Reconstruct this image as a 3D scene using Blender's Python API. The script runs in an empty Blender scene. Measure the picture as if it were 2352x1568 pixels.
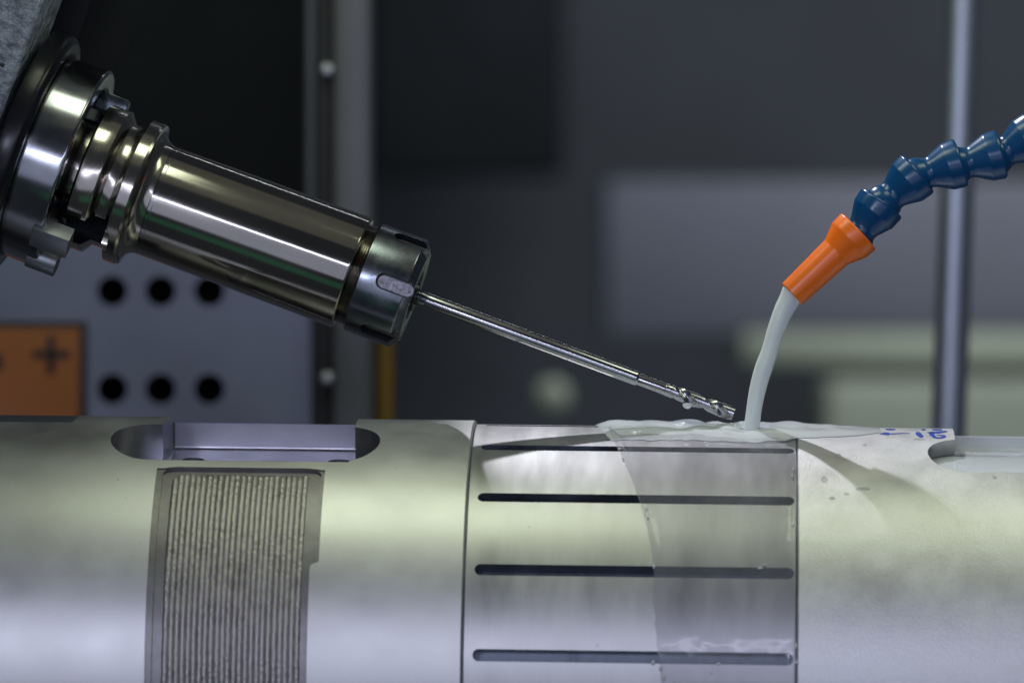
import bpy, bmesh, math, random
from mathutils import Vector, Matrix, Euler, noise as mnoise

sc = bpy.context.scene
COL = sc.collection
rnd = random.Random(7)
R_ = math.radians
# ------------------------------------------------------------------ units
# design unit "u" = 0.187 mm (frame is 2352 u wide at the subject plane)
U = 0.44 / 2352.0
DCAM = 2352 * 200 / 36.0            # camera distance in u


def at(px, py, d=0.0):
    k = 1 + d / DCAM
    return Vector(((px - 1176) * k, d, -(py - 784) * k))


# ------------------------------------------------------------------ camera
cam_d = bpy.data.cameras.new('camera')
cam = bpy.data.objects.new('camera', cam_d)
COL.objects.link(cam)
cam.location = (0, -DCAM * U, 0)
cam.rotation_euler = (R_(90), 0, 0)
cam_d.lens = 200
cam_d.sensor_width = 36
cam_d.clip_start = 0.05
cam_d.clip_end = 60
cam_d.dof.use_dof = True
cam_d.dof.focus_distance = (DCAM - 110) * U
cam_d.dof.aperture_fstop = 6.5
cam_d.dof.aperture_blades = 9
sc.camera = cam

# ------------------------------------------------------------------ world, lamps
w = bpy.data.worlds.new('World')
sc.world = w
w.use_nodes = True
bgn = w.node_tree.nodes['Background']
bgn.inputs[0].default_value = (0.62, 0.70, 0.85, 1)
bgn.inputs[1].default_value = 0.06


def lamp(name, loc, target, size, size_y, power, color, spread=180):
    l = bpy.data.lights.new(name, 'AREA')
    l.shape = 'RECTANGLE'
    l.size = size
    l.size_y = size_y
    l.energy = power
    l.color = color
    l.spread = R_(spread)
    o = bpy.data.objects.new(name, l)
    COL.objects.link(o)
    o.location = loc
    d = (Vector(target) - Vector(loc)).normalized()
    o.rotation_euler = d.to_track_quat('-Z', 'Y').to_euler()
    return o


# work spotlight of the machine, high behind on the left: the hard shadows
wl = bpy.data.lights.new('work_spotlight', 'SPOT')
wl.energy = 42
wl.color = (0.90, 0.90, 1.0)
wl.spot_size = R_(16)
wl.spot_blend = 0.35
wl.shadow_soft_size = 0.010
wo = bpy.data.objects.new('work_spotlight', wl)
COL.objects.link(wo)
wo.location = (-0.26, 0.60, 0.92)
wo.rotation_euler = (Vector((0.145, -0.03, -0.05)) - wo.location).to_track_quat('-Z', 'Y').to_euler()
# greenish light box straight above the part
lamp('overhead_light', (-0.40, -0.18, 0.66), (-0.38, -0.08, -0.1), 0.78, 0.22, 3.4, (0.90, 1.0, 0.74))
# light box added to brighten the cylinder's right end
lamp('overhead_light', (0.46, -0.20, 0.66), (0.36, -0.08, -0.1), 0.46, 0.22, 1.3, (0.90, 1.0, 0.74))
# dim overhead glow added for the holder's olive reflection and the right end
lamp('overhead_glow', (0.10, -0.30, 0.86), (0.10, -0.08, -0.1), 1.9, 1.0, 0.65, (1.0, 0.97, 0.74))
# bluish strip lamp just above the camera
lamp('front_strip', (-0.05, -2.0, 0.36), (0, 0, -0.03), 1.2, 0.045, 3.7, (0.72, 0.74, 1.0))
# small lamp on the door frame at left
lamp('side_lamp', (-0.55, -1.6, 0.24), (0, 0, -0.05), 0.07, 0.07, 2.6, (0.74, 0.77, 1.0))
# pale window of the machine door around the camera
lamp('door_window', (0.05, -2.9, -0.24), (0, 0, -0.05), 3.4, 1.5, 11.5, (0.70, 0.75, 1.0))
# weak green light added low in front for the holder's green stripe
lamp('green_fill', (0, -1.2, -0.75), (0, 0, 0), 1.6, 0.26, 0.12, (0.08, 1.0, 0.42))
# fill light added to brighten the background cover, wall and ledges
lamp('background_fill', (0.75, 1.45, 1.35), (0.6, 2.6, 0.05), 1.2, 0.25, 20.0, (0.86, 0.93, 1.0))

vs = sc.view_settings
vs.view_transform = 'Standard'
vs.look = 'None'
vs.exposure = 0
vs.gamma = 1
sc.cycles.use_denoising = True
sc.cycles.max_bounces = 8
sc.cycles.glossy_bounces = 5
sc.cycles.transparent_max_bounces = 10
sc.cycles.caustics_reflective = False
sc.cycles.caustics_refractive = False
sc.cycles.sample_clamp_direct = 8
sc.cycles.sample_clamp_indirect = 4


# ------------------------------------------------------------------ materials
def nodes_of(m):
    m.use_nodes = True
    return m.node_tree.nodes, m.node_tree.links


def mat(name, base, metallic=0.0, rough=0.5, var=0.0, vscale=40.0, grain=0.0, gscale=1500.0,
        rvar=0.0, stretch=(1, 1, 1), coat=0.0, ior=None, sss=0.0, sssr=None, detail=4, dirt=None, bump_dist=0.0004, spec=0.5, specks=0.0, spscale=130.0):
    """procedural principled material; colour / roughness variation from a slow noise, relief from a fine one"""
    m = bpy.data.materials.new(name)
    n, l = nodes_of(m)
    p = n['Principled BSDF']
    p.inputs['Base Color'].default_value = (*base, 1)
    p.inputs['Metallic'].default_value = metallic
    p.inputs['Roughness'].default_value = rough
    p.inputs['Specular IOR Level'].default_value = spec
    if coat:
        p.inputs['Coat Weight'].default_value = coat
        p.inputs['Coat Roughness'].default_value = 0.08
    if ior:
        p.inputs['IOR'].default_value = ior
    if sss:
        p.inputs['Subsurface Weight'].default_value = sss
        p.inputs['Subsurface Radius'].default_value = sssr or (0.004, 0.004, 0.004)
        p.inputs['Subsurface Scale'].default_value = 1.0
    tc = n.new('ShaderNodeTexCoord')
    mp = n.new('ShaderNodeMapping')
    mp.inputs['Scale'].default_value = stretch
    l.new(tc.outputs['Object'], mp.inputs['Vector'])
    if var or rvar or dirt:
        nz = n.new('ShaderNodeTexNoise')
        nz.inputs['Scale'].default_value = vscale
        nz.inputs['Detail'].default_value = detail
        nz.inputs['Roughness'].default_value = 0.6
        l.new(mp.outputs[0], nz.inputs['Vector'])
        if var or dirt:
            rp = n.new('ShaderNodeValToRGB')
            d = dirt or tuple(max(0, c * (1 - var)) for c in base)
            b = tuple(min(1, c * (1 + var * 0.6)) for c in base)
            rp.color_ramp.elements[0].position = 0.32
            rp.color_ramp.elements[0].color = (*d, 1)
            rp.color_ramp.elements[1].position = 0.66
            rp.color_ramp.elements[1].color = (*b, 1)
            l.new(nz.outputs[0], rp.inputs[0])
            l.new(rp.outputs[0], p.inputs['Base Color'])
        if rvar:
            mr = n.new('ShaderNodeMapRange')
            mr.inputs[1].default_value = 0.3
            mr.inputs[2].default_value = 0.7
            mr.inputs[3].default_value = max(0.02, rough - rvar)
            mr.inputs[4].default_value = min(1, rough + rvar)
            l.new(nz.outputs[0], mr.inputs[0])
            l.new(mr.outputs[0], p.inputs['Roughness'])
    if specks:
        # scattered pits and dirt specks, sizes broken up by noise
        vo = n.new('ShaderNodeTexVoronoi')
        vo.inputs['Scale'].default_value = spscale
        l.new(tc.outputs['Object'], vo.inputs['Vector'])
        n3 = n.new('ShaderNodeTexNoise')
        n3.inputs['Scale'].default_value = spscale * 0.16
        n3.inputs['Detail'].default_value = 2
        l.new(tc.outputs['Object'], n3.inputs['Vector'])
        th1 = n.new('ShaderNodeMapRange')
        th1.inputs[1].default_value = 0.48
        th1.inputs[2].default_value = 0.74
        th1.inputs[3].default_value = 0.0
        th1.inputs[4].default_value = 0.11
        l.new(n3.outputs[0], th1.inputs[0])
        lt = n.new('ShaderNodeMath')
        lt.operation = 'LESS_THAN'
        l.new(vo.outputs['Distance'], lt.inputs[0])
        l.new(th1.outputs[0], lt.inputs[1])
        sc_ = n.new('ShaderNodeMath')
        sc_.operation = 'MULTIPLY'
        sc_.inputs[1].default_value = specks
        l.new(lt.outputs[0], sc_.inputs[0])
        mixc = n.new('ShaderNodeMix')
        mixc.data_type = 'RGBA'
        mixc.inputs[7].default_value = (*[c * 0.25 for c in base], 1)
        l.new(sc_.outputs[0], mixc.inputs[0])
        src = p.inputs['Base Color'].links
        if src:
            l.new(src[0].from_socket, mixc.inputs[6])
        else:
            mixc.inputs[6].default_value = (*base, 1)
        l.new(mixc.outputs[2], p.inputs['Base Color'])
    if grain:
        gz = n.new('ShaderNodeTexNoise')
        gz.inputs['Scale'].default_value = gscale
        gz.inputs['Detail'].default_value = 2
        l.new(mp.outputs[0], gz.inputs['Vector'])
        bp = n.new('ShaderNodeBump')
        bp.inputs['Strength'].default_value = grain
        bp.inputs['Distance'].default_value = bump_dist
        l.new(gz.outputs[0], bp.inputs['Height'])
        l.new(bp.outputs[0], p.inputs['Normal'])
    return m


M = {}
M['satin'] = mat('satin_steel', (0.64, 0.64, 0.63), 1, 0.48, var=0.10, vscale=28, grain=0.10, gscale=1400, rvar=0.05, specks=0.45, spscale=170)
M['sleeve'] = mat('ground_sleeve_steel', (0.50, 0.50, 0.49), 1, 0.42, var=0.16, vscale=22, grain=0.05, gscale=900,
                  rvar=0.06, stretch=(2.2, 0.5, 0.5), specks=0.35, spscale=150)
M['blasted'] = mat('blasted_steel', (0.68, 0.68, 0.67), 1, 0.48, var=0.10, vscale=45, grain=0.65, gscale=1800, rvar=0.05, bump_dist=0.0002, specks=0.5, spscale=190)
M['machined'] = mat('machined_pocket_steel', (0.42, 0.42, 0.46), 1, 0.34, var=0.08, vscale=60, rvar=0.06, grain=0.05, gscale=700)
M['slot'] = mat('shaded_slot_steel', (0.15, 0.175, 0.215), 0.7, 0.42, var=0.5, vscale=70, rvar=0.1)  # dark base holds the slots' shade plus their coolant and dark inner part
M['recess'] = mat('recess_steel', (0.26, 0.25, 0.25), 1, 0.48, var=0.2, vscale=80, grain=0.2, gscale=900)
M['bead'] = mat('weld_bead_steel', (0.50, 0.475, 0.455), 1, 0.54, var=0.16, vscale=160, grain=0.25, gscale=700, rvar=0.08)
M['ink'] = mat('blue_marker_ink', (0.035, 0.07, 0.44), 0, 0.35, var=0.25, vscale=300)
M['holder'] = mat('polished_holder_steel', (0.31, 0.295, 0.265), 1, 0.12, var=0.12, vscale=35, rvar=0.04, stretch=(0.35, 2, 2),
                  grain=0.012, gscale=420)
M['flange'] = mat('ground_flange_steel', (0.36, 0.34, 0.30), 1, 0.15, var=0.14, vscale=40, rvar=0.05)
M['nut'] = mat('dark_nut_steel', (0.20, 0.225, 0.25), 1, 0.24, var=0.16, vscale=90, rvar=0.07, grain=0.04, gscale=600)
M['nutslot'] = mat('rough_slot_steel', (0.19, 0.185, 0.20), 1, 0.42, var=0.4, vscale=500, grain=0.9, gscale=500)
M['nutgold'] = mat('nut_front_cone', (0.14, 0.12, 0.07), 1, 0.22, var=0.2, vscale=60)
M['carbide'] = mat('polished_carbide', (0.38, 0.38, 0.39), 1, 0.14, var=0.08, vscale=40, rvar=0.03)
M['flute'] = mat('ground_flute_carbide', (0.38, 0.375, 0.40), 1, 0.23, var=0.2, vscale=150)
M['spindle'] = mat('spindle_ring_steel', (0.29, 0.30, 0.32), 1, 0.17, var=0.2, vscale=45, rvar=0.06, stretch=(0.5, 1.5, 1.5))
M['black'] = mat('blackened_steel', (0.008, 0.009, 0.012), 0.0, 0.28, var=0.3, vscale=30, rvar=0.06, spec=0.25)
M['keyblock'] = mat('drive_key_steel', (0.25, 0.26, 0.28), 0.85, 0.42, var=0.1, vscale=60, grain=0.1, gscale=900)
M['cast'] = mat('hammered_grey_paint', (0.34, 0.38, 0.41), 0.0, 0.30, var=0.45, vscale=190, grain=1.0, gscale=230, detail=3,
                bump_dist=0.0016)
M['blue'] = mat('blue_hose_plastic', (0.002, 0.058, 0.170), 0, 0.24, var=0.14, vscale=40, rvar=0.04, grain=0.05, gscale=300)
M['orange'] = mat('orange_nozzle_plastic', (1.0, 0.185, 0.010), 0, 0.30, var=0.05, vscale=50, sss=0.15,
                  sssr=(0.006, 0.002, 0.0005), grain=0.04, gscale=350)
M['milk'] = mat('milky_coolant', (0.71, 0.755, 0.755), 0, 0.05, ior=1.34, sss=0.35, sssr=(0.006, 0.007, 0.007), grain=0.05, gscale=60,
                bump_dist=0.002)
M['puddle'] = mat('thin_milky_coolant', (0.60, 0.635, 0.68), 0, 0.04, ior=1.36, sss=0.2, sssr=(0.004, 0.005, 0.005), grain=0.05,
                  gscale=80, bump_dist=0.002)
M['plate'] = mat('lavender_grey_plate', (0.21, 0.225, 0.345), 0.25, 0.42, var=0.22, vscale=7, rvar=0.06)
M['rail'] = mat('grey_rail_steel', (0.15, 0.155, 0.175), 0.4, 0.45, var=0.15, vscale=9)
M['rail_dark'] = mat('dark_rail_steel', (0.022, 0.023, 0.026), 0.2, 0.55)
M['bolt'] = mat('bright_bolt', (0.5, 0.51, 0.54), 0.8, 0.3)
M['hole'] = mat('hole_black', (0.004, 0.004, 0.006), 0, 0.8)
M['label'] = mat('orange_label_paint', (0.36, 0.105, 0.022), 0, 0.5, var=0.15, vscale=10)
M['labelink'] = mat('black_label_ink', (0.012, 0.010, 0.020), 0, 0.5)
M['wall'] = mat('dark_enclosure_paint', (0.054, 0.061, 0.072), 0, 0.6, var=0.35, vscale=2.2)
M['cover'] = mat('grey_cover_paint', (0.19, 0.195, 0.24), 0, 0.55, var=0.12, vscale=3)
M['wall_shade'] = mat('wall_shade_dark', (0.024, 0.027, 0.030), 0, 0.6, var=0.3, vscale=3, spec=0.1)  # near black base paints the dim part of the wall
M['door'] = mat('black_door_paint', (0.014, 0.0165, 0.020), 0, 0.6, var=0.3, vscale=3, spec=0.1)
M['ledge'] = mat('lamplit_ledge_green', (0.43, 0.47, 0.36), 0, 0.5, var=0.12, vscale=3)  # pale green holds the greenish lamp light on the ledges
M['yellow'] = mat('yellow_hose_rubber', (0.30, 0.165, 0.012), 0, 0.45, var=0.3, vscale=12)
M['rod'] = mat('blue_grey_rod_steel', (0.38, 0.42, 0.52), 0.8, 0.40, var=0.08, vscale=12)

# coolant film: a little milky, mostly see-through, wet surface
fm = bpy.data.materials.new('thin_coolant_film')
n, l = nodes_of(fm)
n.remove(n['Principled BSDF'])
df = n.new('ShaderNodeBsdfDiffuse')
df.inputs[0].default_value = (0.66, 0.68, 0.72, 1)
tr = n.new('ShaderNodeBsdfTransparent')
tr.inputs[0].default_value = (0.97, 0.965, 0.975, 1)
gl = n.new('ShaderNodeBsdfGlossy')
gl.inputs['Roughness'].default_value = 0.10
lw = n.new('ShaderNodeLayerWeight')
lw.inputs[0].default_value = 0.5
pw = n.new('ShaderNodeMath')
pw.operation = 'POWER'
pw.inputs[1].default_value = 5.0
ad = n.new('ShaderNodeMath')
ad.operation = 'MULTIPLY_ADD'
ad.inputs[1].default_value = 0.75
ad.inputs[2].default_value = 0.025
ge = n.new('ShaderNodeNewGeometry')
iv = n.new('ShaderNodeMath')
iv.operation = 'SUBTRACT'
iv.inputs[0].default_value = 1.0
fr = n.new('ShaderNodeMath')
fr.operation = 'MULTIPLY'
l.new(lw.outputs['Facing'], pw.inputs[0])
l.new(pw.outputs[0], ad.inputs[0])
l.new(ge.outputs['Backfacing'], iv.inputs[1])
l.new(ad.outputs[0], fr.inputs[0])
l.new(iv.outputs[0], fr.inputs[1])
mx = n.new('ShaderNodeMixShader')
mx2 = n.new('ShaderNodeMixShader')
tc = n.new('ShaderNodeTexCoord')
mp = n.new('ShaderNodeMapping')
mp.inputs['Scale'].default_value = (1.0, 0.35, 0.35)
nz = n.new('ShaderNodeTexNoise')
nz.inputs['Scale'].default_value = 45
nz.inputs['Detail'].default_value = 3
mr = n.new('ShaderNodeMapRange')
mr.inputs[1].default_value = 0.3
mr.inputs[2].default_value = 0.7
mr.inputs[3].default_value = 0.04
mr.inputs[4].default_value = 0.09
nz2 = n.new('ShaderNodeTexNoise')
nz2.inputs['Scale'].default_value = 120
nz2.inputs['Detail'].default_value = 1
bp = n.new('ShaderNodeBump')
bp.inputs['Strength'].default_value = 0.2
bp.inputs['Distance'].default_value = 0.0012
l.new(tc.outputs['Object'], mp.inputs[0])
l.new(mp.outputs[0], nz.inputs['Vector'])
l.new(mp.outputs[0], nz2.inputs['Vector'])
l.new(nz.outputs[0], mr.inputs[0])
l.new(nz2.outputs[0], bp.inputs['Height'])
for q in (gl,):
    l.new(bp.outputs[0], q.inputs['Normal'])
l.new(mr.outputs[0], mx.inputs[0])
l.new(tr.outputs[0], mx.inputs[1])
l.new(df.outputs[0], mx.inputs[2])
l.new(fr.outputs[0], mx2.inputs[0])
l.new(mx.outputs[0], mx2.inputs[1])
l.new(gl.outputs[0], mx2.inputs[2])
l.new(mx2.outputs[0], n['Material Output'].inputs[0])
M['film'] = fm

# clear wet drop: the same see-through liquid, a little cleaner
dm = fm.copy()
dm.name = 'clear_drop'
for q in dm.node_tree.nodes:
    if q.type == 'MAP_RANGE':
        q.inputs[3].default_value = 0.10
        q.inputs[4].default_value = 0.16
    if q.type == 'BSDF_GLOSSY':
        q.inputs['Roughness'].default_value = 0.03
    if q.type == 'MATH' and q.operation == 'MULTIPLY_ADD':
        q.inputs[2].default_value = 0.05
    if q.type == 'BUMP':
        q.inputs['Strength'].default_value = 0.02
M['drop'] = dm


# ------------------------------------------------------------------ object helpers
def tag(o, label=None, cat=None, group=None, kind=None):
    if label: o['label'] = label
    if cat: o['category'] = cat
    if group: o['group'] = group
    if kind: o['kind'] = kind
    return o


def empty(name, loc, rot=(0, 0, 0)):
    o = bpy.data.objects.new(name, None)
    COL.objects.link(o)
    o.location = Vector(loc) * U
    o.rotation_euler = rot
    o.empty_display_size = 0.02
    return o


def finish(me, smooth=True, angle=28):
    if smooth:
        me.shade_smooth()
        me.set_sharp_from_angle(angle=R_(angle))
    else:
        me.shade_flat()


def obj(name, verts, faces, m, parent=None, loc=(0, 0, 0), rot=(0, 0, 0), smooth=True, angle=28, fixn=True):
    me = bpy.data.meshes.new(name)
    me.from_pydata([tuple(Vector(v) * U) for v in verts], [], faces)
    if fixn:
        bm = bmesh.new()
        bm.from_mesh(me)
        bmesh.ops.remove_doubles(bm, verts=bm.verts, dist=1e-7)
        bmesh.ops.recalc_face_normals(bm, faces=bm.faces)
        bm.to_mesh(me)
        bm.free()
    me.materials.append(M[m])
    finish(me, smooth, angle)
    o = bpy.data.objects.new(name, me)
    COL.objects.link(o)
    o.location = Vector(loc) * U
    o.rotation_euler = rot
    if parent: o.parent = parent
    return o


def fillet(prof, f, segs=3):
    """round every interior corner of an open (t, r) profile by f"""
    out = [prof[0]]
    for a, b, c in zip(prof, prof[1:], prof[2:]):
        A, B, C = Vector(a), Vector(b), Vector(c)
        u, v = A - B, C - B
        lu, lv = u.length, v.length
        if lu < 1e-6 or lv < 1e-6:
            continue
        k = min(f, lu * 0.45, lv * 0.45)
        p0, p1 = B + u / lu * k, B + v / lv * k
        for i in range(segs + 1):
            s = i / segs
            out.append(tuple(p0 * (1 - s) ** 2 + B * 2 * s * (1 - s) + p1 * s * s))
    out.append(prof[-1])
    return out


def lathe(prof, seg=96):
    """revolve (t, r) about local x"""
    V, F = [], []
    rows = []
    for t, r in prof:
        if r < 1e-6:
            rows.append([len(V)])
            V.append((t, 0, 0))
        else:
            rows.append(list(range(len(V), len(V) + seg)))
            for i in range(seg):
                a = 2 * math.pi * i / seg
                V.append((t, -r * math.cos(a), -r * math.sin(a)))
    for A, B in zip(rows, rows[1:]):
        for i in range(seg):
            j = (i + 1) % seg
            if len(A) == 1 and len(B) == 1: continue
            if len(A) == 1:
                F.append((A[0], B[j], B[i]))
            elif len(B) == 1:
                F.append((A[i], A[j], B[0]))
            else:
                F.append((A[i], A[j], B[j], B[i]))
    return V, F


def box(x0, x1, y0, y1, z0, z1, bev=0.0, segs=2):
    bm = bmesh.new()
    vs_ = [bm.verts.new((x, y, z)) for x in (x0, x1) for y in (y0, y1) for z in (z0, z1)]
    for f in ((0, 1, 3, 2), (4, 6, 7, 5), (0, 4, 5, 1), (2, 3, 7, 6), (0, 2, 6, 4), (1, 5, 7, 3)):
        bm.faces.new([vs_[i] for i in f])
    if bev:
        bmesh.ops.bevel(bm, geom=list(bm.edges), offset=bev, segments=segs, affect='EDGES', profile=0.5)
    bm.verts.index_update()
    V = [tuple(v.co) for v in bm.verts]
    F = [tuple(v.index for v in f.verts) for f in bm.faces]
    bm.free()
    return V, F


def xf(VF, mtx):
    V, F = VF
    return [tuple(mtx @ Vector(v)) for v in V], F


def join(*vfs):
    V, F = [], []
    for v, f in vfs:
        k = len(V)
        V += v
        F += [tuple(i + k for i in q) for q in f]
    return V, F


def stadium(x0, x1, hw, z0, z1, seg=20):
    """obround prism, long axis local x, width 2*hw in y, height z0..z1"""
    pts = []
    for i in range(seg + 1):
        a = math.pi / 2 + math.pi * i / seg
        pts.append((x0 + hw + hw * math.cos(a), hw * math.sin(a)))
    for i in range(seg + 1):
        a = -math.pi / 2 + math.pi * i / seg
        pts.append((x1 - hw + hw * math.cos(a), hw * math.sin(a)))
    nn = len(pts)
    V = [(x, y, z0) for x, y in pts] + [(x, y, z1) for x, y in pts]
    F = [tuple(range(nn))[::-1], tuple(range(nn, 2 * nn))]
    F += [(i, (i + 1) % nn, nn + (i + 1) % nn, nn + i) for i in range(nn)]
    return V, F


def cut(o, cutters):
    """subtract a list of (verts, faces, material) from a mesh object, baked, no operators"""
    tmp = []
    for V, F, m in cutters:
        c = obj('cutter', V, F, m, parent=None, smooth=False)
        c.matrix_world = Matrix.Translation(o.location)
        c.location = o.location
        tmp.append(c)
        b = o.modifiers.new('b', 'BOOLEAN')
        b.operation = 'DIFFERENCE'
        b.solver = 'EXACT'
        b.object = c
        b.material_mode = 'TRANSFER'
    par = o.parent
    o.parent = None
    bpy.context.view_layer.update()
    dg = bpy.context.evaluated_depsgraph_get()
    me = bpy.data.meshes.new_from_object(o.evaluated_get(dg))
    me.name = o.name
    o.modifiers.clear()
    o.data = me
    o.parent = par
    for c in tmp:
        bpy.data.objects.remove(c)
    finish(me, True, 13)
    return o


def grid_faces(nu, nv, flip=False):
    F = []
    for i in range(nu - 1):
        for j in range(nv - 1):
            q = (i * nv + j, (i + 1) * nv + j, (i + 1) * nv + j + 1, i * nv + j + 1)
            F.append(q[::-1] if flip else q)
    return F


def closed_sheet(top, bot, nu, nv):
    """two stacked grids joined round the rim into a solid"""
    V = top + bot
    k = nu * nv
    F = grid_faces(nu, nv) + [tuple(i + k for i in f) for f in grid_faces(nu, nv, True)]
    rim = [(i * nv) for i in range(nu)] + [((nu - 1) * nv + j) for j in range(1, nv)] + \
          [(i * nv + nv - 1) for i in range(nu - 2, -1, -1)] + [j for j in range(nv - 2, 0, -1)]
    for a, b in zip(rim, rim[1:] + rim[:1]):
        F.append((b, a, a + k, b + k))
    return V, F


def nz3(x, y, z=0.0):
    return mnoise.noise(Vector((x, y, z)))


def lerp(a, b, s):
    return a + (b - a) * s


def interp(pts, x):
    if x <= pts[0][0]: return pts[0][1]
    for (a, b), (c, d) in zip(pts, pts[1:]):
        if x <= c: return lerp(b, d, (x - a) / (c - a))
    return pts[-1][1]


def smooth01(s):
    s = max(0.0, min(1.0, s))
    return s * s * (3 - 2 * s)


# ------------------------------------------------------------------ enclosure behind (structure)
def slab(name, px0, px1, py0, py1, d, thick, m, parent=None, bev=0, **kw):
    a, b = at(px0, py1, d), at(px1, py0, d)
    return obj(name, *box(a.x, b.x, d, d + thick, a.z, b.z, bev), m, parent, **kw)


tag(slab('back_wall', -1500, 4200, -1600, 2400, 17000, 120, 'wall'), kind='structure')

# grey sliding cover on the right
cov = slab('sliding_cover', 1392, 3300, 415, 775, 13000, 700, 'cover', bev=30)
tag(cov, 'blurred grey sliding cover in the background behind the hose', 'cover')
# ledges under it, greenish lamp light put into their colour
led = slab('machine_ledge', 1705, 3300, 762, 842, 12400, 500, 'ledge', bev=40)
tag(led, 'blurred narrow ledge with pale green light in its colour, directly below the grey cover', 'ledge')
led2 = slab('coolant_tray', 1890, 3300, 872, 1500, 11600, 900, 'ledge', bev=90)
tag(led2, 'blurred tray with pale green light in its colour, behind the right end of the cylinder', 'tray')
kn = obj('knob', *lathe(fillet([(0, 0), (0, 70), (-60, 78), (-115, 60), (-135, 0)], 22, 4), 32), 'ledge', None,  # pale colour stands for the highlight on the knob
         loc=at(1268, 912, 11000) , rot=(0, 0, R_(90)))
tag(kn, 'blurred round knob with its highlight put into a pale colour, above the slotted sleeve', 'knob')
# dark slab painting the dim zone of the wall left of the cover
dk = slab('wall_shade_slab', 845, 1300, -1200, 400, 15000, 600, 'wall_shade', bev=60)
tag(dk, 'near black slab painting the dim wall right of the vertical rail', 'housing')

# dark door behind the spindle
dr = slab('dark_door', -900, 702, -1200, 1600, 4200, 120, 'door', bev=10)
tag(dr, 'near black flat door behind the spindle and holder', 'door')

# perforated plate
pd = 3000
a, b = at(-700, 1700, pd), at(718, 520, pd)
pl = obj('perforated_plate', *box(a.x, b.x, pd, pd + 260, a.z, b.z, 6), 'plate')
cs = []
for px in (258, 369, 481):
    for py in (668, 893):
        c = at(px, py, pd)
        rr = 35 * (1 + pd / DCAM)
        V, F = lathe([(-200, 0), (-200, rr), (200, rr), (200, 0)], 40)
        V = [(c.x + v[2], pd + 40 + v[0] * 1.0, c.z + v[1]) for v in V]
        cs.append((V, F, 'hole'))
cut(pl, cs)
tag(pl, 'blurred lavender grey metal plate with two rows of round holes', 'plate')

# orange label with plus sign on the plate
ld = pd - 16
k = 1 + ld / DCAM
lab = empty('warning_label', at(80, 1100, ld))


def lrect(name, px0, px1, py0, py1, off, th, m):
    A, B = at(px0, py1, ld), at(px1, py0, ld)
    o0 = at(80, 1100, ld)
    return obj(name, *box(A.x - o0.x, B.x - o0.x, off, off + th, A.z - o0.z, B.z - o0.z, 1.0), m, lab)


lrect('border', -420, 199, 738, 1460, 4, 12, 'labelink')
lrect('orange_panel', -400, 182, 753, 1445, 0, 6, 'label')
lrect('plus_upright', 109, 126, 770, 858, -3, 3.4, 'labelink')
lrect('plus_bar_left', 76, 108.6, 805, 822, -3, 3.4, 'labelink')
lrect('plus_bar_right', 126.4, 160, 805, 822, -3, 3.4, 'labelink')
lrect('letter_edge', -60, 5, 812, 850, -3, 3.4, 'labelink')
tag(lab, 'orange label with black border and plus sign on the perforated plate', 'label')

# vertical rail
rd = 2850
rail = empty('vertical_rail', at(790, 1500, rd))
o0 = at(790, 1500, rd)


def rbox(name, px0, px1, py0, py1, y0, y1, m, bev=5):
    A, B = at(px0, py1, rd), at(px1, py0, rd)
    return obj(name, *box(A.x - o0.x, B.x - o0.x, y0, y1, A.z - o0.z, B.z - o0.z, bev), m, rail)


rbox('rail_channel', 724, 765, -1200, 1500, 60, 400, 'rail_dark')
rbox('rail_face', 766, 852, -1200, 1500, 0, 300, 'rail', 14)
rbox('rail_edge', 700, 721, -1200, 700, 100, 380, 'rail', 6)
for py in (160, 868):
    c = at(752, py, rd)
    V, F = lathe(fillet([(60, 0), (60, 20), (-22, 20), (-30, 12), (-30, 0)], 5), 24)
    obj('bolt', V, F, 'bolt', rail, loc=(c.x - o0.x, 10, c.z - o0.z), rot=(0, 0, R_(90)))
tag(rail, 'blurred grey vertical rail with two bolts behind the collet nut', 'rail')

yh = at(882, 1500, 3200)
V, F = lathe(fillet([(0, 0), (0, 24), (860, 26), (1050, 26), (1050, 0)], 6), 24)
tag(obj('yellow_pipe', V, F, 'yellow', None, loc=yh, rot=(0, R_(-90), 0)),
    'blurred yellow upright pipe beside the vertical rail below the nut', 'pipe')

# leaning rod at right
ra, rb_ = at(2160, 1500, 2800), at(2229, -420, 2800)
d = (rb_ - ra)
V, F = lathe(fillet([(0, 0), (0, 49), (d.length, 49), (d.length, 0)], 4), 48)
rod = obj('steel_rod', V, F, 'rod', None, loc=ra)
rod.rotation_euler = d.to_track_quat('X', 'Z').to_euler()
tag(rod, 'blurred blue grey upright rod leaning slightly behind the blue hose', 'rod')

# ------------------------------------------------------------------ workpiece
RL, RS, RB = 566.0, 557.0, 560.0            # left body, slotted sleeve, blasted end
WROT = Euler((0, R_(0.65), R_(-2.3)), 'XYZ')
WLOC = Vector((0, 0, -748))
WM = Matrix.Translation(WLOC) @ WROT.to_matrix().to_4x4()
WMI = WM.inverted()


def on_cyl(px, py, R):
    """where the sight line through a picture point meets the cylinder: (x along axis, angle from top in degrees)"""
    o = WMI @ Vector((0, -DCAM, 0))
    p_ = WMI @ at(px, py, 0)
    d_ = (p_ - o).normalized()
    A = d_.y ** 2 + d_.z ** 2
    B = 2 * (o.y * d_.y + o.z * d_.z)
    C = o.y ** 2 + o.z ** 2 - R * R
    disc = B * B - 4 * A * C
    t = (-B - math.sqrt(max(0.0, disc))) / (2 * A)
    h = o + d_ * t
    return h.x, math.degrees(math.atan2(-h.y, h.z))


def cyl(x, th, r):
    a = R_(th)
    return (x, -r * math.sin(a), r * math.cos(a))


def X(px, py, R=RS):
    return on_cyl(px, py, R)[0]


def TH(px, py, R=RS):
    return on_cyl(px, py, R)[1]


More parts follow.
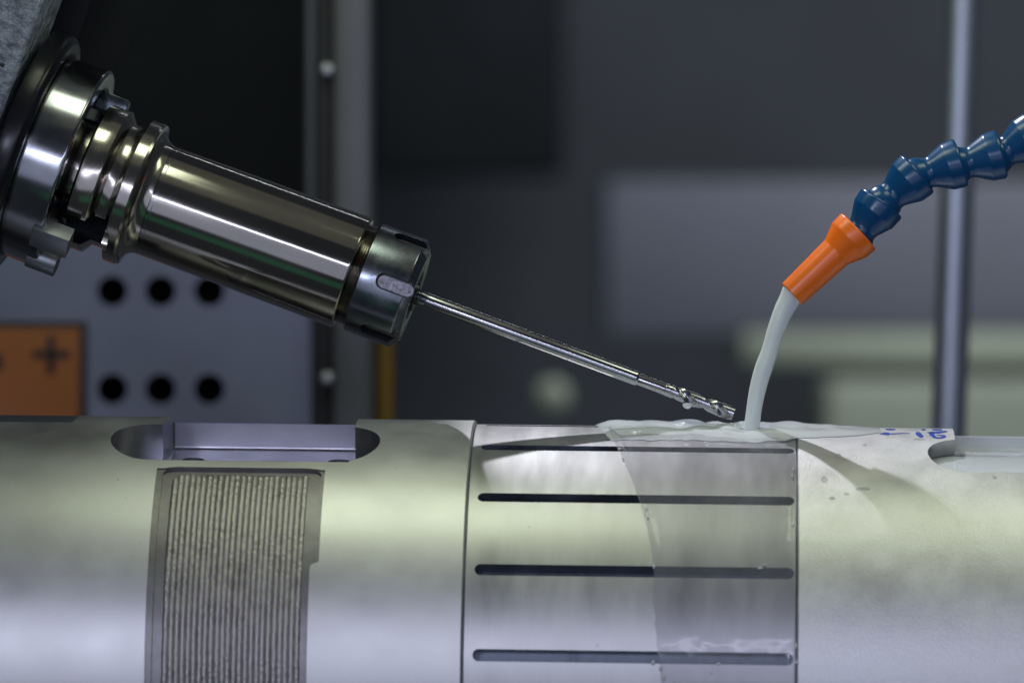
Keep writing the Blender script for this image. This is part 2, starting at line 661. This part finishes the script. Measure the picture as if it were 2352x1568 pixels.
wp = empty('machined_cylinder', WLOC, WROT)
tag(wp, 'large satin steel cylinder with slotted sleeve and milled pockets, lying across the frame', 'machine part')

SEG = 720


def tube_section(name, x0, x1, R, m, ch=3.0):
    prof = [(x0, 0), (x0, R - ch), (x0 + ch, R), (x1 - ch, R), (x1, R - ch), (x1, 0)]
    return obj(name, *lathe(prof, SEG), m, None)


def tilt(th):
    """local frame whose z is the radial direction at angle th (towards camera = +th)"""
    return Matrix.Rotation(R_(th), 4, 'X')


xA, xB, xC = X(1084, 1000, RL), X(1088, 1000), X(1829, 1010)
left = tube_section('plain_body', -1700, xA, RL, 'satin')
# main notch and obround pocket
n0, n1 = X(356, 1040, RL), X(805, 1040, RL)
s0, s1 = X(249, 1030, RL), X(871, 1030, RL)
thf = TH(580, 1058, RL)
print('lip angle', thf)
thb = -13.5
mid = (thf + thb) / 2
hw = RL * math.sin(R_((thf - thb) / 2))
V, F = box(n0, n1, -RL * math.sin(R_(thf - 11)), RL * math.sin(R_(11 - thb)), 454, RL + 60, 5, 3)
notch = xf((V, F), tilt(11.0))
mid2 = (thf + 13.5) / 2
hw2 = RL * math.sin(R_((thf - 13.5) / 2))
obr = xf(stadium(s0, s1, hw2 + 0.6, 480, RL + 60), tilt(mid2))
# screw holes in the notch floor
hl = []
for px in (412, 757):
    xx = X(px, 1050, RL)
    V, F = lathe([(420, 0), (420, 26), (520, 26), (520, 0)], 32)
    V = [(xx + v[1], v[2] + 110, v[0]) for v in V]
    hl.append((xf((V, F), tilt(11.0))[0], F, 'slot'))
# flat near the left end
fl = xf(box(-1800, X(173, 965, RL), -82, 200, RL * math.cos(R_(8.3)), RL + 60, 9, 4), tilt(5.0))


# shallow recess with the weld beads
def sector(fx0, fx1, ftop, thend, r0, r1, nx=40, nt=120):
    rows = []
    for i in range(nx + 1):
        for j in range(nt + 1):
            s = i / nx
            xx0 = lerp(fx0(0), fx1(0), s)
            top = ftop(s)
            th = lerp(top, thend, j / nt)
            rows.append((lerp(fx0(th), fx1(th), s), th))
    nu, nv = nx + 1, nt + 1
    return closed_sheet([cyl(x, t, r1) for x, t in rows], [cyl(x, t, r0) for x, t in rows], nu, nv)


xr0, xr1 = X(347, 1200, RL), X(737, 1200, RL)
xi0, xi1 = X(362, 1200, RL), X(729, 1200, RL)
xi2 = X(704, 1400, RL)
tht = TH(540, 1073, RL)
thn = TH(715, 1290, RL)
shallow = sector(lambda t: xr0, lambda t: lerp(xr1, xi2 + 3, smooth01((t - thn) / 0.8)), lambda s: tht + (0.55 if s < 0.06 or s > 0.96 else 0.2), 125, RL - 4, RL + 30)


def top_shape(s):
    e = min(s, 1 - s) * 390
    return tht + (1.6 * (1 - math.sqrt(max(0, 1 - (1 - min(1, e / 40)) ** 2))))


deep = sector(lambda t: xi0, lambda t: lerp(xi1, xi2, smooth01((t - thn) / 0.8)), top_shape, 124, RL - 11, RL + 28, 50, 170)
cut(left, [(*notch, 'machined'), (*obr, 'machined')] + hl + [(*fl, 'machined'), (*shallow, 'recess'), (*deep, 'recess')])
left.parent = wp

pad = empty('hardfaced_pad', (0, 0, 0))
pad.parent = wp
NB = 24
bx0, bx1 = X(392, 1200, RL), X(692, 1200, RL)
for i in range(NB):
    xc = lerp(bx0, bx1, i / (NB - 1)) + rnd.uniform(-0.8, 0.8)
    t0 = tht + 1.1 + (1.6 if i in (0,) else 0) + rnd.uniform(0, 0.5)
    rows, nt = [], 220
    V, F = [], []
    nc = 7
    sd = rnd.uniform(0, 99)
    for j in range(nt + 1):
        th = lerp(t0, 112, j / nt)
        g = smooth01(j / 3)
        lump = 1 + 0.20 * nz3(th * 1.9, sd) + 0.14 * nz3(th * 4.1, sd + 7)
        dx = 1.1 * nz3(th * 0.8, sd + 31)
        for c in range(nc):
            a = math.pi * c / (nc - 1)
            V.append(cyl(xc + dx - 7.4 * math.cos(a) * (0.92 + 0.08 * lump), th,
                         RL - 12.5 + g * (7.2 * lump * math.sin(a) ** 0.8 if 0 < c < nc - 1 else 0)))
    F = grid_faces(nt + 1, nc)
    F.append(tuple(range(nc)))
    F.append(tuple(range(nt * nc, nt * nc + nc))[::-1])
    for j in range(nt):
        F.append((j * nc, j * nc + nc - 1, (j + 1) * nc + nc - 1, (j + 1) * nc))
    obj('weld_bead', V, F, 'bead', pad, angle=60)

# slotted sleeve
sl = tube_section('slotted_sleeve', xB, xC, RS, 'sleeve', 2.0)
sx0, sx1 = X(1085, 1513), X(1822, 1520)
ths = [TH(1460, y) for y in (1029, 1143, 1314, 1514)]
print('slot angles', ths)
th0 = sum(t - 20 * i for i, t in enumerate(ths)) / 4
cs = []
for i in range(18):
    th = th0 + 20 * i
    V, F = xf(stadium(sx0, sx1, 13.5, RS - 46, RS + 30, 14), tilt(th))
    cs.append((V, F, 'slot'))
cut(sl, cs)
sl.parent = wp
# core that closes the joints
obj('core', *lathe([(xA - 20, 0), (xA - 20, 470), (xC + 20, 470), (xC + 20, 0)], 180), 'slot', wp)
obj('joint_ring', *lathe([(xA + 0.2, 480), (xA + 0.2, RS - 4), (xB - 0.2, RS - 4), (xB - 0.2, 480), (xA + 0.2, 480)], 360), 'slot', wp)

# blasted right end
xD = X(1832, 1010, RB)
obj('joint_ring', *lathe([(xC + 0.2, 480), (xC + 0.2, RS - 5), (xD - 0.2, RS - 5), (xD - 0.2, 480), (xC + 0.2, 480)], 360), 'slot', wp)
rt = tube_section('blasted_end', xD, 1900, RB, 'blasted')
q0, q1 = X(2196, 1040, RB), 1700
r0_, r1_ = X(2131, 1040, RB), 1800
thf2 = TH(2260, 1083, RB)
thb2 = -15.5
midr = (thf2 + thb2) / 2
hwr = RB * math.sin(R_((thf2 - thb2) / 2))
notch2 = xf(box(q0, q1, -hwr, hwr, 440, RB + 60, 5, 3), tilt(midr))
mr2 = (thf2 + 16.0) / 2
hwr2 = RB * math.sin(R_((thf2 - 16.0) / 2))
obr2 = xf(stadium(r0_, r1_, hwr2 + 0.6, 455, RB + 60), tilt(mr2))
cut(rt, [(*notch2, 'machined'), (*obr2, 'machined')])
rt.parent = wp


# blue marker strokes
def stroke(pts, wds, R=RB, off=0.5):
    P = []
    n_ = len(pts)
    # resample in picture-like coordinates on the surface (x, arc)
    C = [(on_cyl(x, y, R)) for x, y in pts]
    C = [(x, R_(t) * R) for x, t in C]
    V, F = [], []
    for i, (c, w_) in enumerate(zip(C, wds)):
        a = C[max(0, i - 1)]
        b = C[min(n_ - 1, i + 1)]
        tx, ty = b[0] - a[0], b[1] - a[1]
        L = math.hypot(tx, ty) or 1
        nx, ny = -ty / L, tx / L
        for s in (-1, 1):
            xx, aa = c[0] + s * nx * w_, c[1] + s * ny * w_
            V.append(cyl(xx, math.degrees(aa / R), R + off))
    for i in range(n_ - 1):
        F.append((2 * i, 2 * i + 1, 2 * i + 3, 2 * i + 2))
    top = V
    k_ = len(top)
    V = top + [tuple(Vector(v) - Vector((0, v[1], v[2])).normalized() * (off + 0.4)) for v in top]
    F2 = [tuple(i + k_ for i in f[::-1]) for f in F]
    rim = [2 * i for i in range(n_)] + [2 * i + 1 for i in range(n_ - 1, -1, -1)]
    side = [(a, b, b + k_, a + k_) for a, b in zip(rim, rim[1:] + rim[:1])]
    return V, F + F2 + side


marks = [
    ([(2021, 997), (2028, 996.3), (2036, 996), (2043, 996)], [1, 8, 15, 10]),
    ([(2043, 996.2), (2056, 996), (2070, 995), (2090, 995.2)], [4, 4, 4.5, 1.5]),
    ([(2108, 992.5), (2110, 997), (2114, 1001), (2116, 1004.5)], [4, 7, 7, 4]),
    ([(2132, 994.2), (2140, 993), (2150, 993.5), (2164, 991.5), (2174, 990)], [5, 8, 12, 9, 4]),
    ([(2140, 996), (2141, 1000), (2146, 1004), (2154, 1006), (2163, 1005), (2169, 1002.5), (2167, 1000.2), (2160, 999.2), (2152, 1000)],
     [6, 6, 5, 4.5, 4.5, 4.5, 4, 3.5, 2]),
    ([(2034, 986.3), (2044, 986.2), (2056, 986.6)], [6, 12, 5]),
    ([(2117, 986.8), (2125, 986.8)], [9, 9]),
    ([(2140, 987.2), (2152, 987), (2164, 987.2)], [7, 10, 5]),
]
for i, (pts, wd) in enumerate(marks):
    o = obj('ink_mark', *stroke(pts, wd, off=0.5 + 0.15 * i), 'ink', wp)
    o['label'] = 'blue handwritten marker stroke'

# ------------------------------------------------------------------ coolant on the part
cool = empty('coolant', WLOC, WROT)
tag(cool, 'milky coolant running from the nozzle and spreading over the slotted sleeve', 'coolant')

# film over the sleeve
edge_px = [(1386, 985), (1398, 1000), (1410, 1014), (1418, 1030), (1433, 1060), (1455, 1110), (1466, 1143), (1476, 1180),
           (1488, 1225), (1497, 1270), (1503, 1314), (1501, 1370), (1505, 1430), (1512, 1500), (1518, 1560), (1520, 1600)]
edge = sorted([(TH(x, y), X(x, y)) for x, y in edge_px])
nt, nx = 260, 150
top, bot = [], []
rx0, rx1 = xC - 1.0, 0
hair = [(TH(x, y), X(x, y)) for x, y in ((1757, 1310), (1735, 1345), (1712, 1378), (1690, 1398))]
hair = sorted(hair)
for j in range(nt + 1):
    th = lerp(9.0, 100, j / nt)
    xl = interp(edge, th) + 2.2 * nz3(th * 0.5, 3.3) + 1.2 * nz3(th * 1.7, 9.3)
    for i in range(nx + 1):
        s = i / nx
        s = s ** 1.35                                   # finer near the running edge
        xx = lerp(xl, rx0, s)
        dl = xx - xl
        dr_ = rx0 - xx
        e = smooth01(dl / 9) * smooth01(dr_ / 5 + 0.25)
        h = 0.6 + e * (1.9 + 5.5 * math.exp(-((dl - 11) / 9) ** 2) * smooth01((75 - th) / 40)
                       + 0.8 * nz3(xx * 0.012, th * 0.16, 4) + 0.35 * nz3(xx * 0.05, th * 0.5, 9)
                       + 2.4 * math.exp(-((dr_ - 9) / 7) ** 2) * (0.7 + 0.6 * nz3(th * 0.35, 2)))
        if hair[0][0] <= th <= hair[-1][0]:
            h += 2.6 * math.exp(-((xx - interp(hair, th)) / 3.2) ** 2) * math.sin(
                math.pi * (th - hair[0][0]) / (hair[-1][0] - hair[0][0]))
        h *= smooth01((th - 9) / 2 + 0.2)
        top.append(cyl(xx, th, RS + 0.3 + max(0.3, h)))
        bot.append(cyl(xx, th, RS + 0.25))
obj('film', *closed_sheet(top, bot, nt + 1, nx + 1), 'film', cool, angle=70)

# opaque white beads that paint glints along the film edges
fb = []
for q, (px, py, a_, b_) in enumerate([(1485, 1168, 3, 7), (1488, 1188, 4, 6), (1502, 1300, 4, 8), (1746, 1304, 9, 4), (1755, 1297, 8, 3),
                                      (1822, 1076, 3, 5), (1819, 1092, 4, 5), (1822, 1204, 3, 9), (1500, 1521, 6, 8), (1518, 1534, 6, 10),
                                      (1524, 1556, 6, 9), (1829, 1482, 4, 10), (1829, 1520, 5, 8), (1650, 1524, 8, 4), 
                                      (1430, 1052, 4, 4), (1424, 1030, 5, 3), (1680, 983, 6, 4),
                                      (1668, 996, 5, 4), (1770, 985, 7, 4), (1790, 980, 5, 4)]):
    hgt = 2.4
    a_, b_ = a_ * 0.7, b_ * 0.7
    x_, t_ = on_cyl(px, py, RS + 3)
    base_r = RS + (13 if py < 1000 else 2.6)
    V, F = [], []
    nr_, ns = 4, 12
    for i in range(nr_ + 1):
        f = i / nr_
        for k_ in range(ns):
            an = 2 * math.pi * k_ / ns
            rr = math.cos(f * math.pi / 2 * 0.97)
            V.append(cyl(x_ + a_ * rr * math.cos(an), t_ + math.degrees(b_ * rr * math.sin(an) / RS), base_r + hgt * math.sin(f * math.pi / 2)))
    for i in range(nr_):
        for k_ in range(ns):
            F.append((i * ns + k_, i * ns + (k_ + 1) % ns, (i + 1) * ns + (k_ + 1) % ns, (i + 1) * ns + k_))
    F.append(tuple(range(ns))[::-1])
    F.append(tuple(range(nr_ * ns, nr_ * ns + ns)))
    obj('glint_bead', V, F, 'milk', cool, angle=80)

# thick puddle along the crest
low_px = [(1368, 974), (1382, 984), (1394, 996), (1404, 1004), (1440, 1003), (1520, 1003), (1600, 1004), (1680, 1007), (1740, 1008), (1800, 1005),
          (1850, 1002), (1920, 1000), (1980, 997), (2022, 992)]
low = [(X(x, y), TH(x, y)) for x, y in low_px]
nx, nt = 260, 46
top, bot = [], []
xa, xb = low[0][0], low[-1][0]
for i in range(nx + 1):
    s = i / nx
    xx = lerp(xa, xb, s)
    tl = interp(low, xx) + 2.6 + 0.9 * nz3(xx * 0.03, 5)
    ends = math.sqrt(max(0.0, min(1, s * 22))) * smooth01((1 - s) * 5 + 0.06)
    tb = lerp(1.0, -14, min(1, ends * 1.2))
    Rb = lerp(RS, RB, smooth01((xx - xC + 60) / 60))
    for j in range(nt + 1):
        v = j / nt
        th = lerp(tb, tl, v)
        e = min(1.0, (v / 0.18) ** 0.5) * smooth01((1 - v) / 0.5) ** 0.8
        hh = 8.0 + 8.5 * nz3(xx * 0.014, th * 0.12, 1) + 2.6 * nz3(xx * 0.030, th * 0.22, 8) + 3.6 * math.sin(th * 0.62 + 3.4 * nz3(xx * 0.011, 3))
        # splash crater round the stream foot
        g = math.hypot(xx - X(1725, 990), (th - 10) * 9.8)
        hh += 6 * math.exp(-((g - 52) / 20) ** 2) - 3 * math.exp(-(g / 30) ** 2)
        hh *= lerp(1.0, 0.45, smooth01((xx - xC) / 150))
        h = 0.5 + e * ends * max(1.2, hh)
        top.append(cyl(xx, th, Rb + 1.0 + h))
        bot.append(cyl(xx, th, Rb + 0.35))
obj('puddle', *closed_sheet(top, bot, nx + 1, nt + 1), 'puddle', cool, angle=80)

# pool in the right pocket: runs down the back wall, then slopes to the front lip
nx, nt = 60, 40
top, bot = [], []
dd = Vector(tilt(midr) @ Vector((0, 1, 0)))
uu = Vector(tilt(midr) @ Vector((0, 0, 1)))
back_y, front_y = hwr - 1.2, -hwr + 1.0       # along +y (away) in the tilted frame
prof = [(back_y, RB * math.cos(R_((thf2 - thb2) / 2)) + 2.0), (back_y - 5, 488), (back_y - 16, 477), (back_y - 70, 486), (60, 505),
        (-75, 517), (-hwr * 0.7, 516), (-hwr * 0.9, 512.5), (front_y, RB * math.cos(R_((thf2 - thb2) / 2)) - 1.5)]
prof = fillet(prof, 16, 4)
for i in range(nx + 1):
    xx = lerp(q0 + 1.5, 1500, (i / nx) ** 1.3)
    for j, (yy, zz) in enumerate(prof):
        z2 = zz + (0.6 * nz3(xx * 0.02, j * 0.3) if 2 < j < len(prof) - 2 else 0)
        top.append(tuple(Vector((xx, 0, 0)) + dd * yy + uu * z2))
        bot.append(tuple(Vector((xx, 0, 0)) + dd * yy + uu * min(z2 - 3, 445)))
obj('pocket_pool', *closed_sheet(top, bot, nx + 1, len(prof)), 'puddle', cool, angle=80)
# its part inside the rounded end
ctr = [(xx_, yy_) for xx_, yy_, z_ in stadium(r0_ + 1.5, r1_, hwr2 - 0.6, 0, 1, 20)[0][:21]]
dd2 = Vector(tilt(mr2) @ Vector((0, 1, 0)))
uu2 = Vector(tilt(mr2) @ Vector((0, 0, 1)))
V, F = [], []
poly = [(x, y) for x, y in ctr] + [(q0 + 1.4, -hwr2 + 0.6), (q0 + 1.4, hwr2 - 0.6)]


def pool_z(y):
    return 533 - 0.2375 * y


nP = len(poly)
V = [tuple(Vector((x, 0, 0)) + dd2 * y + uu2 * pool_z(y)) for x, y in poly] + \
    [tuple(Vector((x, 0, 0)) + dd2 * y + uu2 * 470) for x, y in poly]
F = [tuple(range(nP)), tuple(range(nP, 2 * nP))[::-1]] + [(i, nP + i, nP + (i + 1) % nP, (i + 1) % nP) for i in range(nP)]
obj('pocket_end_pool', V, F, 'puddle', cool, angle=30)

# falling stream
SD = -100
Lp = [(1799, 655), (1790, 680), (1779, 704), (1762, 754), (1750, 798), (1733, 843), (1720, 897), (1710, 966), (1704, 992), (1694, 1000)]
Rp = [(1841, 694), (1832, 706), (1819, 726), (1802, 764), (1789, 803), (1775, 847), (1762, 887), (1750, 940), (1745, 992), (1752, 1000)]
V, F = [], []
nc = 28
nr = 0
sub = 8
for i in range(len(Lp) - 1):
    for k_ in range(sub + (1 if i == len(Lp) - 2 else 0)):
        s = k_ / sub

        def cr(P):
            p0, p1, p2, p3 = P[max(0, i - 1)], P[i], P[i + 1], P[min(len(P) - 1, i + 2)]
            return [0.5 * ((2 * b) + (c - a) * s + (2 * a - 5 * b + 4 * c - d_) * s * s + (3 * b - a - 3 * c + d_) * s ** 3)
                    for a, b, c, d_ in zip(p0, p1, p2, p3)]
        A, B = at(*cr(Lp), SD), at(*cr(Rp), SD)
        c = (A + B) / 2
        hv = (B - A) / 2
        for q in range(nc):
            a_ = 2 * math.pi * q / nc
            wob = 1 + 0.05 * nz3(nr * 0.11, math.cos(a_) * 1.5, math.sin(a_) * 1.5)
            pnt = c + hv * math.cos(a_) + Vector((0, hv.length * 0.9, 0)) * math.sin(a_) * wob
            V.append(tuple(WMI @ pnt))
        nr += 1
for i in range(nr - 1):
    for q in range(nc):
        F.append((i * nc + q, i * nc + (q + 1) % nc, (i + 1) * nc + (q + 1) % nc, (i + 1) * nc + q))
F.append(tuple(range(nc))[::-1])
F.append(tuple(range((nr - 1) * nc, nr * nc)))
obj('stream', V, F, 'milk', cool, angle=80)


# droplets on the blasted end
def droplet(px, py, a_, b_, hgt, R, label):
    x_, t_ = on_cyl(px, py, R)
    V, F = [], []
    nr_, ns = 5, 16
    rings = []
    for i in range(nr_ + 1):
        f = i / nr_
        row = []
        for q in range(ns):
            an = 2 * math.pi * q / ns
            wob = 1 + 0.15 * nz3(math.cos(an) + px, math.sin(an) + py)
            rr = math.cos(f * math.pi / 2) * wob
            row.append(cyl(x_ + a_ * rr * math.cos(an), t_ + math.degrees(b_ * rr * math.sin(an) / R), R + 0.25 + hgt * math.sin(f * math.pi / 2)))
        V += row
    for i in range(nr_):
        for q in range(ns):
            F.append((i * ns + q, i * ns + (q + 1) % ns, (i + 1) * ns + (q + 1) % ns, (i + 1) * ns + q))
    F.append(tuple(range(ns))[::-1])
    base = Vector(cyl(x_, t_, R))
    V = [tuple(Vector(v) - base) for v in V]
    o = obj('coolant_droplet', V, F, 'drop', None, loc=WM @ base, rot=WROT, angle=80)
    tag(o, label, 'droplet', 'coolant droplets on the blasted end')


droplet(1925, 1046, 7, 9, 3.2, RB, 'clear droplet on the blasted end just above the cast shadow')
droplet(1893, 1100, 7, 12, 3.2, RB, 'clear droplet inside the triangular shadow near the sleeve joint')
droplet(1983, 1122, 17, 5, 3.5, RB, 'long clear droplet at the lower tip of the triangular shadow')
droplet(1911, 1144, 7, 5, 2.8, RB, 'clear droplet below the triangular shadow, nearest the sleeve joint')
droplet(1944, 1134, 6, 4, 2.6, RB, 'small clear droplet below the triangular shadow between two larger drops')
droplet(2285, 1096, 5, 6, 2.8, RB, 'lone clear droplet under the flooded pocket at right')
droplet(2112, 1009, 14, 7, 2.2, RB, 'flat clear droplet under the blue marker strokes')
droplet(1986, 1022, 6, 4, 2.2, RB, 'tiny clear droplet below the edge of the milky puddle')

# ------------------------------------------------------------------ spindle, holder, cutter
TO = at(953.5, 680, -25)
TROT = Euler((0, R_(20.3), R_(-3.3)), 'XYZ')


def ring_pt(t, phi, r):
    return Vector((t, -r * math.cos(R_(phi)), -r * math.sin(R_(phi))))


def ring_frame(phi):
    """x along tool axis, z radial outwards at angle phi (0 = camera side, positive = downwards)"""
    zr = Vector((0, -math.cos(R_(phi)), -math.sin(R_(phi))))
    xr = Vector((1, 0, 0))
    yr = zr.cross(xr)
    return Matrix((xr, yr, zr)).transposed().to_4x4()


sp = empty('spindle_head', TO, TROT)
tag(sp, 'machine spindle head with steel nose ring and grey hammered housing, upper left', 'spindle')
obj('nose_ring', *lathe(fillet([(-960, 120), (-960, 238), (-832, 242), (-832, 196), (-850, 190), (-850, 120)], 9, 8), 200), 'spindle', sp, angle=13)
obj('mounting_flange', *lathe(fillet([(-986, 200), (-986, 288), (-944, 288), (-931, 276), (-931, 246), (-938, 240), (-938, 200)], 7, 3), 200), 'black', sp)
obj('labyrinth_bore', *lathe([(-1000, 100), (-846, 100), (-846, 190), (-1000, 190), (-1000, 100)], 120), 'black', sp)
# dark seat plate and cast housing
obj('seat_plate', *box(-1016, -938, 40, 900, -200, 1200, 10), 'door', sp)
hV, hF = box(-2100, -1006, -215, 900, -232, 1200, 16, 3)
obj('housing', hV, hF, 'cast', sp)
# unseen block added left of the frame to shade the cylinder's left end
obj('shade_block', *box(-2100, -1190, -1450, -216, -300, 1300, 40, 3), 'cast', sp)
# seam across the housing
obj('housing_seam', *box(-1600, -1040, -217.5, -214, 166, 174, 0.5), 'black', sp)
# drive key with its clamp screw
kb = box(-856, -766, -29, 29, 205, 250, 3)
obj('drive_key', *xf(kb, ring_frame(44)), 'keyblock', sp)
kt = xf(lathe(fillet([(-790, 12), (-790, 30), (-860, 30), (-860, 12), (-790, 12)], 2, 2), 32),
        Matrix.Translation(ring_pt(0, 72, 226)))
obj('clamp_bush', *kt, 'keyblock', sp)

th_ = empty('tool_holder', TO, TROT)
tag(th_, 'polished steel collet tool holder slanting down from the spindle', 'tool holder')
prof = [(-880, 0), (-880, 122), (-808, 122), (-808, 166), (-803, 171), (-757, 171), (-740, 147), (-716, 147), (-704, 158), (-704, 171), (-676, 171)]
prof = fillet(prof, 2.5, 2)
# concave fillet into the body
for i in range(9):
    a_ = math.pi / 2 * i / 8
    prof.append((-672 + 36 * (1 - math.cos(a_)) + 2, 168 - 37 * math.sin(a_) if i else 168))
body = prof + [(-630, 131)] + fillet([(-626, 131), (-155, 133), (-151, 129), (-151, 110)], 2, 2) + [(-151, 0)]
split = [q for q in body]
fl_prof = [q for q in body if q[0] <= -633] + [(-633, 0)]
bd_prof = [(-633, 0), (-633, 131)] + fillet([(-632.5, 131.2), (-626, 131.2), (-155, 133), (-151, 129), (-151, 105)], 2, 2) + [(-151, 0)]
flange = obj('flange', *lathe(fl_prof, 240), 'flange', None)
slotb = xf(box(-830, -713, -44, 44, 118, 260, 4, 2), ring_frame(50))
slotc = xf(lathe([(-720, 0), (-720, 42), (-694, 42), (-694, 0)], 40), Matrix.Translation(ring_pt(0, 50, 168)))
slotd = xf(box(-830, -713, -40, 40, 118, 260, 4, 2), ring_frame(230))
cut(flange, [(*slotb, 'black'), (*slotc, 'flange'), (*slotd, 'black')])
flange.parent = th_
obj('holder_body', *lathe(bd_prof, 240), 'holder', th_, angle=13)
obj('scribe_line', *lathe([(-625, 120), (-625, 131.35), (-622.5, 131.35), (-622.5, 120), (-625, 120)], 240), 'nut', th_)
# thread between body and nut
tp = [(-156, 0), (-156, 118)]
for i in range(6):
    tp += [(-153 + i * 5, 119), (-150.5 + i * 5, 115)]
tp += [(-120, 116), (-120, 0)]
obj('thread', *lathe(tp, 200), 'flange', th_)
# collet nut
np_ = fillet([(-129, 0), (-129, 125), (-125, 130), (-17, 130.5), (0, 103), (-1, 60), (-14, 40)], 1.6, 2) + [(-14, 0)]
nut = obj('collet_nut', *lathe(np_, 240), 'nut', None)
cs = []
for k_ in range(6):
    cs.append((*xf(stadium(-88, 60, 19, 113, 180, 14), ring_frame(-4 + 60 * k_)), 'black'))  # black walls paint the shade outlining each nut slot
cut(nut, cs)
nut.parent = th_
for k_ in range(6):
    obj('slot_floor', *xf(stadium(-83, 2, 14.2, 108, 117, 12), ring_frame(-4 + 60 * k_)), 'nutslot', nut)
obj('collet', *lathe(fillet([(-30, 19), (-30, 40), (4, 36), (4, 19), (-30, 19)], 1, 2), 80), 'black', th_)
# locating block behind the flange
obj('location_key', *xf(box(-846, -774, -22, 22, 150, 192, 2), ring_frame(-98)), 'nut', th_)

em = empty('end_mill', TO, TROT)
tag(em, 'slender polished carbide end mill with spiral flutes pointing at the puddle', 'end mill')
obj('shank', *lathe(fillet([(-20, 0), (-20, 18.3), (541, 17.3), (547, 14.6), (547, 0)], 1.5, 2), 64), 'carbide', em)
obj('neck', *lathe(fillet([(546, 0), (546, 14.0), (612, 14.2), (613, 14.9), (626, 14.9), (632, 6.0), (632, 0)], 0.6, 2), 64), 'carbide', em)
# fluted part: twisted two-flute section with a conical start
V, F = [], []
ns, nr = 96, 150
for i in range(nr + 1):
    t = lerp(626, 778, i / nr)
    tw = (t - 626) / 152 * R_(350) - R_(40)
    runout = smooth01((t - 628) / 22)
    for q in range(ns):
        a_ = 2 * math.pi * q / ns
        u_ = (a_ % math.pi) / math.pi           # 0..1 inside one lobe
        # cutting land, relief, then a round gullet
        if u_ < 0.10:
            r = 16.6
        elif u_ < 0.42:
            r = 16.6 - 1.2 * (u_ - 0.10) / 0.32
        else:
            s = (u_ - 0.42) / 0.58
            r = 15.4 - 8.4 * math.sin(math.pi * min(1, s * 1.04)) ** 0.8 + (1.6 * max(0, (s - 0.8) / 0.2))
        r = lerp(15.2, r, runout)
        V.append((t, -r * math.cos(a_ + tw), -r * math.sin(a_ + tw)))
for i in range(nr):
    for q in range(ns):
        F.append((i * ns + q, i * ns + (q + 1) % ns, (i + 1) * ns + (q + 1) % ns, (i + 1) * ns + q))
k_ = len(V)
V.append((774, 0, 0))
V.append((626, 0, 0))
for q in range(ns):
    F.append((nr * ns + q, nr * ns + (q + 1) % ns, k_))
    F.append(((q + 1) % ns, q, k_ + 1))
obj('flutes', V, F, 'flute', em, angle=38)

# hanging drop under the cutter
dc = at(1579, 924, -64)
V, F = lathe(fillet([(0, 0), (1, 12.5), (6, 11.5), (12, 7.5), (14.5, 0)], 3, 3), 28)
tag(obj('hanging_drop', V, F, 'milk', None, loc=dc - Vector((0, 0, 0.5)), rot=(0, R_(90), 0), angle=80),
    'milky drop hanging under the end mill where its flutes begin', 'droplet')

# ------------------------------------------------------------------ coolant hose
HD = -100
hose = empty('coolant_hose', at(2383, 306, HD))
tag(hose, 'segmented blue coolant hose ending in an orange nozzle, reaching in from the right', 'hose')
HB = at(2383, 306, HD)
ball = [(-32 + 44 * math.cos(a_), 44 * math.sin(a_)) for a_ in [math.pi * (1 - i / 14) for i in range(0, 11)]]
segp = [(-76, 0)] + ball[1:] + fillet([(-8, 36), (0, 35.5), (5, 36.5), (42, 54.5), (70, 57), (75, 54.5), (75, 49), (62, 46), (40, 30), (40, 0)], 2.2, 3)
sV, sF = lathe(segp, 72)
segs = [((1981, 525), (2031.5, 458)), ((2051.5, 447), (2108.5, 398.5)), ((2135, 396), (2205, 374)), ((2227, 373), (2299, 354)),
        ((2314, 346), (2378, 311)), ((2398, 300), (2462, 262))]
for a_, b_ in segs:
    A, B = at(*a_, HD), at(*b_, HD)
    d = (B - A)
    o = obj('hose_segment', sV, sF, 'blue', hose, loc=A - HB, angle=35)
    o.rotation_euler = d.to_track_quat('X', 'Z').to_euler()
A, B = at(1818.5, 676, HD), at(1972, 531, HD)
d = B - A
Ln = d.length
np_ = fillet([(60, 25), (1, 27), (0, 32), (2, 33.5), (140, 38.5), (180, 55.5), (Ln - 2, 57), (Ln + 1, 54), (Ln - 12, 45), (Ln - 40, 30), (Ln - 40, 0)], 2.5, 3)
o = obj('nozzle', *lathe(np_, 96), 'orange', hose, loc=A - HB, angle=35)
o.rotation_euler = d.to_track_quat('X', 'Z').to_euler()
o['label'] = 'orange plastic nozzle'
